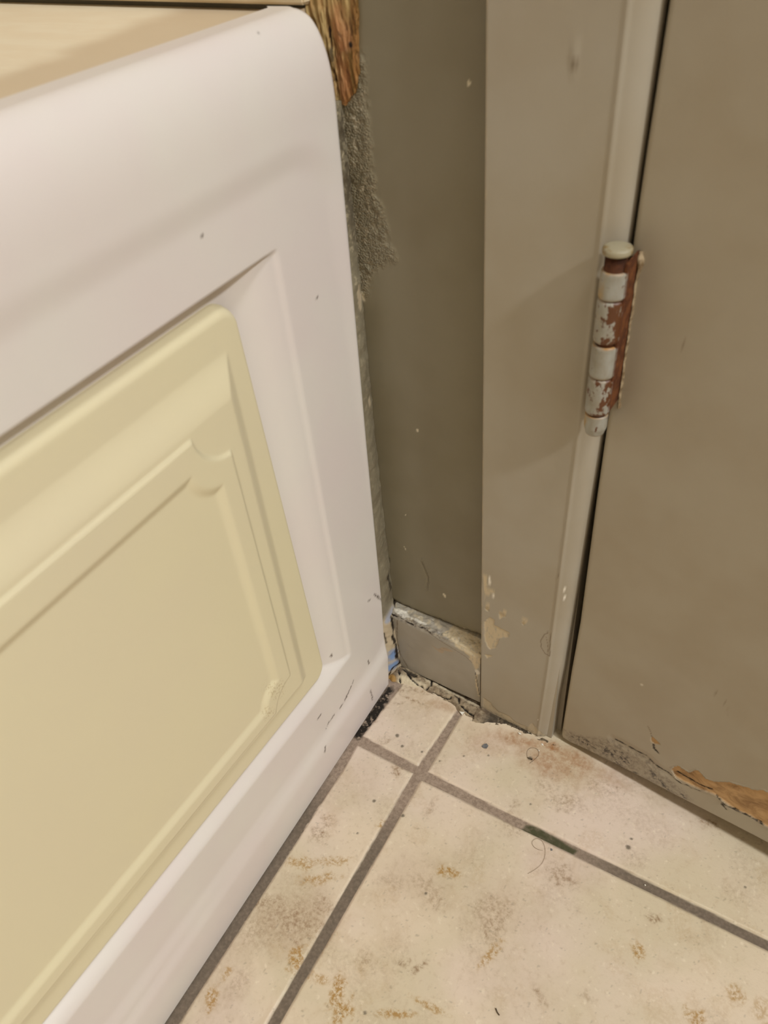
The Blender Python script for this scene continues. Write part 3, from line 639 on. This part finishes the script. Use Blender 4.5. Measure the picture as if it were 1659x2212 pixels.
# leaf plate (the thing the knuckles belong to)
pv = [];
leaf = boxw('hinge', HA + .0046, HA + .0060, -0.040, HO + .0022, 0.3285, 0.4075, RUST, door, 0.0004)
tag(leaf, 'rusted hinge with flaking grey paint')
for a_, b_, m_, sp_, et in ((.3905, .4035, 0, .0, .5), (.3685, .3898, 1, 1.3, .3), (.3495, .3668, 2, .0, 1.0), (.3282, .3488, 3, 1.0, .3)):
    barrel('knuckle', a_, b_, .0062, HM[m_], leaf, et, True, False, sp_, m_ + 3)
tag(barrel('pin_tip', .3150, .3270, .0058, HM[4], leaf, .8, False, True, 0, 9))
lathe('pin', [(.0050, .318), (.0050, .4110)], BRUST, leaf, centre=(hx, hy, 0))
lathe('pin_head', [(.0050, .4105), (.0064, .4110), (.0066, .4118), (.0066, .4131), (.0062, .4138), (.0050, .4142), (.0015, .4144)], PINH, leaf, centre=(hx, hy, 0), wob=.015)
# raised lip of old paint round the hinge leaf on the door
U_ = spaced((0, 1, .02)); V_ = spaced((0, .095, .0007))
U, V = np.meshgrid(U_, V_, indexing='ij')
zc = .3240 + V * .88
wl = .0003 + .0012 * fbm(zc, zc * 0, 240, 3, 3) + .0016 * np.exp(-((zc - .402) / .004) ** 2) + .0012 * np.exp(-((zc - .325) / .003) ** 2)
aa = HA + .0060 + U * wl
oo = -0.0195 + np.sin(np.pi * np.clip(U * .8 + .1, 0, 1)) * (.0008 + .0014 * fbm(U * .01, zc, 300, 3, 7)) + .0022 * (1 - U) * np.exp(-((zc - .404) / .004) ** 2)
P = np.stack([aa * CT - oo * ST, -aa * ST - oo * CT, zc], -1)
sheet('paint_lip', P, (ST * .002, CT * .002, 0), FLAKE, leaf)

# ---- broken caulk ridge where the baseboard and casing meet the tiles
us = spaced((-0.004, 0.150, 0.0007)); tt = np.linspace(0, 1, 34)
U, T = np.meshgrid(us, tt, indexing='ij')
wid = np.interp(U, [-.004, .004, .012, .03, .045, .06, .075, .085, .095, .110, .145, .150], [.018, .016, .0135, .0110, .0105, .0120, .0150, .0140, .0110, .0035, .0030, .0012])
wid = wid * (0.9 + .35 * (fbm(U, U * 0, 140, 3, 21) - .3))
ob = np.where(U < .0815, -.0172, -.0150) + T * wid
hh = np.interp(U, [-.004, .004, .02, .05, .08, .10, .15], [.0085, .0060, .0045, .0040, .0036, .0020, .0010])
prof = np.interp(T, [0, .3, .62, .85, 1], [.85, 1.0, .75, .35, -.08])
hz = hh * prof * (.65 + .7 * fbm(U, T * wid, 260, 4, 25)) - .0004
crk = np.zeros(U.shape); W_ = T * wid
for q in ([(-.002, .003), (.004, .005), (.010, .004), (.018, .008), (.030, .0095), (.036, .012)], [(.034, .001), (.036, .005), (.034, .009)], [(.040, .009), (.050, .0095), (.056, .0080), (.058, .0040), (.063, .0045), (.066, .009)],
          [(.004, .001), (.002, .005), (.006, .009), (.010, .014)], [(.066, .009), (.074, .011), (.082, .012)]):
    crk = np.maximum(crk, line_m(U, W_, q, .0005, .0003, .0012, 380, 27))
crk = np.maximum(crk, blob_m(U, W_, (.0165, .0035), .006, .0018, 0, .3, .8, 380) * .9)
crk = np.maximum(crk, .75 * ss(.16, .04, T) * ss(.45, .55, fbm(U, T, 90, 2, 3) + .05))
crk = np.maximum(crk, .8 * ss(.088, .094, U) * ss(.40, .52, fbm(U, T * .003, 330, 3, 31)))
hz -= .0014 * crk
crk = np.maximum(crk, .55 * ss(.086, .092, U))
at = {'crack': np.clip(crk, 0, 1), 'pale': np.clip(ss(.45, .75, T) * ss(.035, .03, U) * ss(.004, .009, U) + .6 * line_m(U, W_, [(.03, .0025), (.08, .003)], .0011, None, .0012), 0, 1),
      'amber': blob_m(U, W_, (.0015, .0145), .004, .0022, 0, .3, .3), 'blue': 0 * U}
P = np.stack([U * CT - ob * ST, -U * ST - ob * CT, hz + .0002], -1)
rd = sheet('caulk_ridge', P, (0, 0, -0.002), CAULK, floor, attrs=at, flip=True)
tag(rd, 'crumbling dirty caulk along the foot of the baseboard')

# ---- rest of the room
S(box('wall_left', (-0.92, -1.72, 0), (-0.80, 0.02, 2.45), ROOM))
S(box('wall_back', (-0.92, -1.84, 0), (3.1, -1.72, 2.45), ROOM))
S(box('wall_right', (3.0, -1.72, 0), (3.12, -0.10, 2.45), ROOM))
S(box('ceiling', (-0.92, -1.84, 2.45), (3.12, 0.30, 2.55), CEIL))

# ================================================================== BATHTUB
tub = empty('bathtub', (-0.38, -0.72, 0.0))
tag(tub, 'white bathtub with a cream inset front panel and cream deck', 'bathtub')
def par(o):
    o.parent = tub; o.location = (0.38, 0.72, 0.0); return o
def slope(y): return 0.075 * np.clip(-y - 0.085, 0, 0.30)       # lower mouldings climb a little away from the corner
def rrect(y, z, top, right, bot, r):
    """signed distance to a panel open to the far end; negative inside"""
    b = bot + slope(y)
    dx = y - right; dz = np.maximum(z - top, b - z)
    ax = np.maximum(dx + r, 0); az = np.maximum(dz + r, 0)
    return np.hypot(ax, az) + np.minimum(np.maximum(dx + r, dz + r), 0) - r
def farcut(d, y, l, r):                                          # the panel also ends at the far end of the bath
    return np.maximum(d, l - y)
def apron_x(y, z):
    x = 0 * y
    # soft outer step
    d1 = rrect(y, z, 0.446, 0.0 + (z - .28) * -.05, 0.040, 0.03)
    d1 = farcut(d1, y, -1.44, 0)
    x = x - 0.0016 * (1 - ss(-0.010, 0.006, d1))
    # recess round the cream panel
    b = slope(y)
    yr = y - (0.25 - z) * 0.012
    rec = np.minimum(np.minimum(ss(0, 1, (0.4085 - z) / 0.0046), .12 * ss(0, 1, (-0.0470 - yr) / 0.003) + .88 * ss(0, 1, (-0.0480 - yr) / 0.030)), ss(0, 1, (z - 0.0850 - b) / 0.0135))
    x = x - 0.0115 * rec
    # rim rolls over
    t = np.clip((z - 0.457) / 0.041, 0, 1)
    x = x - 0.018 * (1 - np.sqrt(np.clip(1 - t ** 2.6, 0, 1)))
    # toe
    x = x + 0.0015 * ss(0.045, 0.030, z - slope(y) * .3)
    return x
ys = spaced((-1.50, -0.42, 0.012), (-0.42, -0.10, 0.0016), (-0.10, 0.0, 0.0011))
zs = np.concatenate([spaced((0.0, 0.449, 0.0014)), 0.457 + 0.041 * np.sin(np.linspace(-.15, math.pi / 2, 40))[0:]])
U, V = np.meshgrid(ys, zs, indexing='ij')
Y = U + ye(V) * np.clip((U + .06) / .06, 0, 1)
X = apron_x(U, V)
X = X - 0.0035 * ss(-0.004, 0.0, U) ** 2
speck = ss(-.30, -.02, U) * ss(.12, .02, V) * .12
scuff = np.zeros(U.shape)
for q, w in (([(-0.0452, 0.0562), (-0.0516, 0.0521), (-0.0608, 0.0483), (-0.0677, 0.048)], .9), ([(-0.0756, 0.0492), (-0.0828, 0.0496), (-0.0879, 0.0473)], .8), ([(-0.0121, 0.116), (-0.0088, 0.1143)], 1), ([(-0.0961, 0.035), (-0.0982, 0.0316)], 1), ([(-0.03, 0.0244), (-0.0288, 0.0096)], .8), ([(-0.0232, 0.054), (-0.0223, 0.0505)], .9), ([(-0.0879, 0.069), (-0.0943, 0.0686)], .6), ([(-0.0937, 0.4336), (-0.0933, 0.4331)], .9), ([(-0.0226, 0.4944), (-0.0221, 0.4938)], 1.0), ([(-0.0219, 0.3712), (-0.0192, 0.3708)], .7), ([(-0.0597, 0.1029), (-0.0592, 0.0991)], .8), ([(-0.0031, 0.1149), (0.006, 0.0992)], .8)):
    scuff = np.maximum(scuff, w * line_m(Y, V, q, .0005, .0004, .0008, 500))
scuff = np.clip(scuff * 2.2, 0, 1)
apr = sheet('apron', np.stack([X, Y, V], -1), (-0.012, 0, 0), WHITE, attrs={'speck': speck, 'scuff': scuff})
par(apr); tag(apr, 'white moulded apron')
# cream inset panel with scalloped mouldings
def scallop(d, y, z, top, right, bot, r):
    b = bot + slope(y)
    d = np.maximum(d, r - np.hypot(y - right, z - top))
    return np.maximum(d, r * .95 - np.hypot(y - right, z - b))
def cream_x(y, z, d0):
    x = -0.0112 + 0.0055 * (1 - (1 - np.clip(-d0 / (.0025 + .0045 * ss(.385, .396, z)), 0, 1)) ** 2) ** .5
    b = slope(y)
    lin = lambda t: .55 * np.clip(t, 0, 1) + .45 * ss(0, 1, t)
    up = np.minimum(np.minimum(lin((0.3760 - z) / 0.020), lin((-0.0915 - y) / 0.0100)), lin((z - 0.1150 - b) / 0.0070))
    x = x + 0.0052 * up
    d = np.maximum(np.maximum(y + 0.1105, z - 0.3530), 0.1290 - .004 + b - z); d = np.maximum(d, -1.33 - y)
    d = scallop(d, y, z, 0.3545, -0.1095, 0.1200, .0235)
    x = x + 0.0015 * (1 - ss(-0.0014, 0.0002, d))
    d = np.maximum(np.maximum(y + 0.1220, z - 0.3370), 0.1345 + b - z); d = np.maximum(d, -1.32 - y)
    d = scallop(d, y, z, 0.3380, -0.1205, 0.1320, .0190)
    x = x - 0.0022 * (1 - ss(-0.0060, 0.0002, d))
    return x
ys = spaced((-1.38, -0.42, 0.012), (-0.42, -0.072, 0.0010))
ts = spaced((0.0, 1.0, 1 / 300.))
U, T = np.meshgrid(ys, ts, indexing='ij')
right, r = -0.0745, 0.012
ulean = (0.25 - (0.1 + .3 * T)) * 0.030                           # its near edge leans
Un = np.where(U > -.42, -.42 + (U + .42) * ((right + .42) / (-.072 + .42)), U)
e = np.clip((Un - (right - r)) / r, 0, 1)
cut = r * (1 - np.sqrt(np.clip(1 - e ** 2, 0, 1)))
zlo = 0.0960 + slope(Un) + cut; zhi = 0.3975 - cut
V = zlo + (zhi - zlo) * T
Y = Un + (0.25 - V) * 0.030 * np.clip((Un + .42) / .34, 0, 1)
d0 = rrect(Un, V, 0.3975, right, 0.0960, r); d0 = farcut(d0, Un, -1.38, 0)
X = cream_x(Y, V, np.minimum(d0, 0))
wear = np.clip(blob_m(Y, V, (-0.1264, 0.1474), .006, .012, .5, .5, .4) + blob_m(Y, V, (-0.1379, 0.1365), .004, .008, .4, .5, .4), 0, 1)
crp = sheet('inset_panel', np.stack([X, Y, V], -1), (-0.003, 0, 0), CREAM, attrs={'wear': wear})
par(crp); tag(crp, 'cream inset panel with scalloped moulding')
# deck and basin
xs = spaced((-0.79, -0.30, 0.02), (-0.30, -0.019, 0.003)); ys = spaced((-1.50, -0.22, 0.02), (-0.22, 0.0265, 0.003))
U, V = np.meshgrid(xs, ys, indexing='ij')
Yd = np.where(V > 0, V * (1 + np.clip(-U, 0, .8) * 1.9 * 0 ), V) - (U * ST / CT) * np.clip((V + .2) / .23, 0, 1)
def rr2(x, y, x0, x1, y0, y1, r):
    cx, cy = (x0 + x1) / 2, (y0 + y1) / 2; qx = np.abs(x - cx) - (x1 - x0) / 2 + r; qy = np.abs(y - cy) - (y1 - y0) / 2 + r
    return np.hypot(np.maximum(qx, 0), np.maximum(qy, 0)) + np.minimum(np.maximum(qx, qy), 0) - r
db = rr2(U, V, -0.72, -0.14, -1.40, -0.20, 0.12)
Z = 0.4915 - 0.36 * ss(0.0, -0.13, db) - 0.0010 * ss(-0.03, -0.05, U) + .0040 * ss(-.10, .02, V)
tanb = np.interp(U, [-0.30, -.17, -.15, -.12, -.08, -.05, -.02], [.0, .0, .0, .0, .0, .0, .0])
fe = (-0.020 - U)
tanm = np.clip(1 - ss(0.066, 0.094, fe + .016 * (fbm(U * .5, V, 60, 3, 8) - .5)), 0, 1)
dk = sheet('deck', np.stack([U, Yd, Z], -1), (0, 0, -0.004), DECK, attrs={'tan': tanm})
par(dk); tag(dk, 'cream top deck and basin')

# ================================================================== LOOSE BITS ON THE FLOOR
def flake(name, c, pts, h, m, label, cat, rz=0.0, tilt=0.0, group=None, z=0.0):
    """thin curled chip with an uneven outline"""
    vs = []; n = len(pts)
    for k, s_ in ((0, 0), (1, 1)):
        for i, (x, y) in enumerate(pts):
            vs.append((x, y, z + .00012 + tilt * x + .08 * x * x / .002 + (h if k else 0)))
    cx = sum(p[0] for p in pts) / n; cy = sum(p[1] for p in pts) / n
    vs.append((cx, cy, z + .00012 + tilt * cx)); vs.append((cx, cy, z + .00012 + tilt * cx + h * 1.2))
    fs = [(i, (i + 1) % n, n + (i + 1) % n, n + i) for i in range(n)] + [((i + 1) % n, i, 2 * n) for i in range(n)] + [(n + i, n + (i + 1) % n, 2 * n + 1) for i in range(n)]
    o = build(name, vs, fs, m, None, smooth=False)
    o.location = (c[0], c[1], 0); o.rotation_euler = (0, 0, rz)
    return tag(o, label, cat, group)
mm = .001
flake('paint_chip', (0.0713, -0.0014), [(-2.0 * mm, 1.6 * mm), (0.2 * mm, -2.2 * mm), (1.2 * mm, -.2 * mm), (2.4 * mm, .6 * mm), (.4 * mm, 1.0 * mm)], .0005, CHIPW, 'white triangular paint chip on the grout beside the small corner tile', 'paint chip', .5, .1)
flake('slate_chip', (0.1011, -0.0207), [(-2.6 * mm, -1.2 * mm), (-.8 * mm, -2.2 * mm), (1.6 * mm, -1.8 * mm), (2.4 * mm, .6 * mm), (.8 * mm, 2.2 * mm), (-1.2 * mm, 1.4 * mm)], .0008, CHIPG, 'grey scalloped chip lying on the beige tile in front of the casing', 'chip', .2, .05)
flake('paint_chip', (0.1215, 0.002), [(-1.6 * mm, .0), (-.2 * mm, -.9 * mm), (1.7 * mm, -.3 * mm), (.6 * mm, .7 * mm)], .0004, CHIPW, 'small white paint sliver halfway along the foot of the casing', 'paint chip', -.2, .1, z=.0008)
flake('paint_chip', (0.1412, 0.0012), [(-1.5 * mm, .3 * mm), (-.4 * mm, -.8 * mm), (1.5 * mm, -.3 * mm), (.3 * mm, .6 * mm)], .0004, CHIPW, 'small white paint sliver at the outer corner of the casing foot', 'paint chip', -.5, .1)
flake('paint_chip', (0.1406, -0.0051), [(-.6 * mm, .3 * mm), (0, -.6 * mm), (.7 * mm, 0), (.1 * mm, .5 * mm)], .0004, CHIPW, 'tiny white paint crumb touching the curled hair below the casing', 'paint chip', 0, .1)
flake('paint_chip', (0.1774, -0.0753), [(-.9 * mm, .5 * mm), (0, -.9 * mm), (1.0 * mm, 0), (.1 * mm, .8 * mm)], .0004, CHIPG, 'tiny pale grey crumb below the green-stained grout', 'crumb', 0, .1)
flake('paint_chip', (0.2426, -0.0682), [(-.6 * mm, .3 * mm), (0, -.6 * mm), (.7 * mm, 0), (.1 * mm, .5 * mm)], .0004, CHIPW, 'tiny white crumb in the grout line right of the green stain', 'crumb', 0, .1, z=-.0012)
def hair(name, pts, r, m, label, cat='hair'):
    cu = bpy.data.curves.new(name, 'CURVE'); cu.dimensions = '3D'; cu.bevel_depth = r; cu.bevel_resolution = 2
    s_ = cu.splines.new('NURBS'); s_.points.add(len(pts) - 1); s_.use_endpoint_u = True; s_.order_u = 4
    for p_, q in zip(s_.points, pts): p_.co = (q[0], q[1], .0005 + r, 1)
    o = bpy.data.objects.new(name, cu); COL.objects.link(o)
    dg = bpy.context.evaluated_depsgraph_get(); me = bpy.data.meshes.new_from_object(o.evaluated_get(dg))
    bpy.data.objects.remove(o); o = link(name, me, m); tag(o, label, cat); return o
hair('curled_hair', [(0.1352, -0.0152), (0.1321, -0.0113), (0.1327, -0.0069), (0.1359, -0.0043), (0.1399, -0.0045), (0.1421, -0.008), (0.1416, -0.0119), (0.1395, -0.0162), (0.1383, -0.019)], .00010, HAIR, 'thin dark hair curled into a ring on the tile below the casing foot')
hair('curled_hair', [(0.1721, -0.0789), (0.1684, -0.0801), (0.1645, -0.0791), (0.1628, -0.0765), (0.1642, -0.0731), (0.1672, -0.0715), (0.1711, -0.0733), (0.1744, -0.0784), (0.1759, -0.0851), (0.1744, -0.0918), (0.169, -0.0991)], .00010, HAIRL, 'long pale brown hair looped on the large tile below the green-stained grout')
hair('short_hair', [(0.1826, -0.1858), (0.1834, -0.1868), (0.1844, -0.1877), (0.1861, -0.1882)], .00035, HAIR, 'short thick black hair on the large tile near the bottom edge')
hair('curled_hair', [(0.1352, -0.0152), (0.1376, -0.0153), (0.1394, -0.0139), (0.1385, -0.0157)], .0004, CRUMB, 'dark crumb of dirt caught at the end of the hair ring', 'crumb')
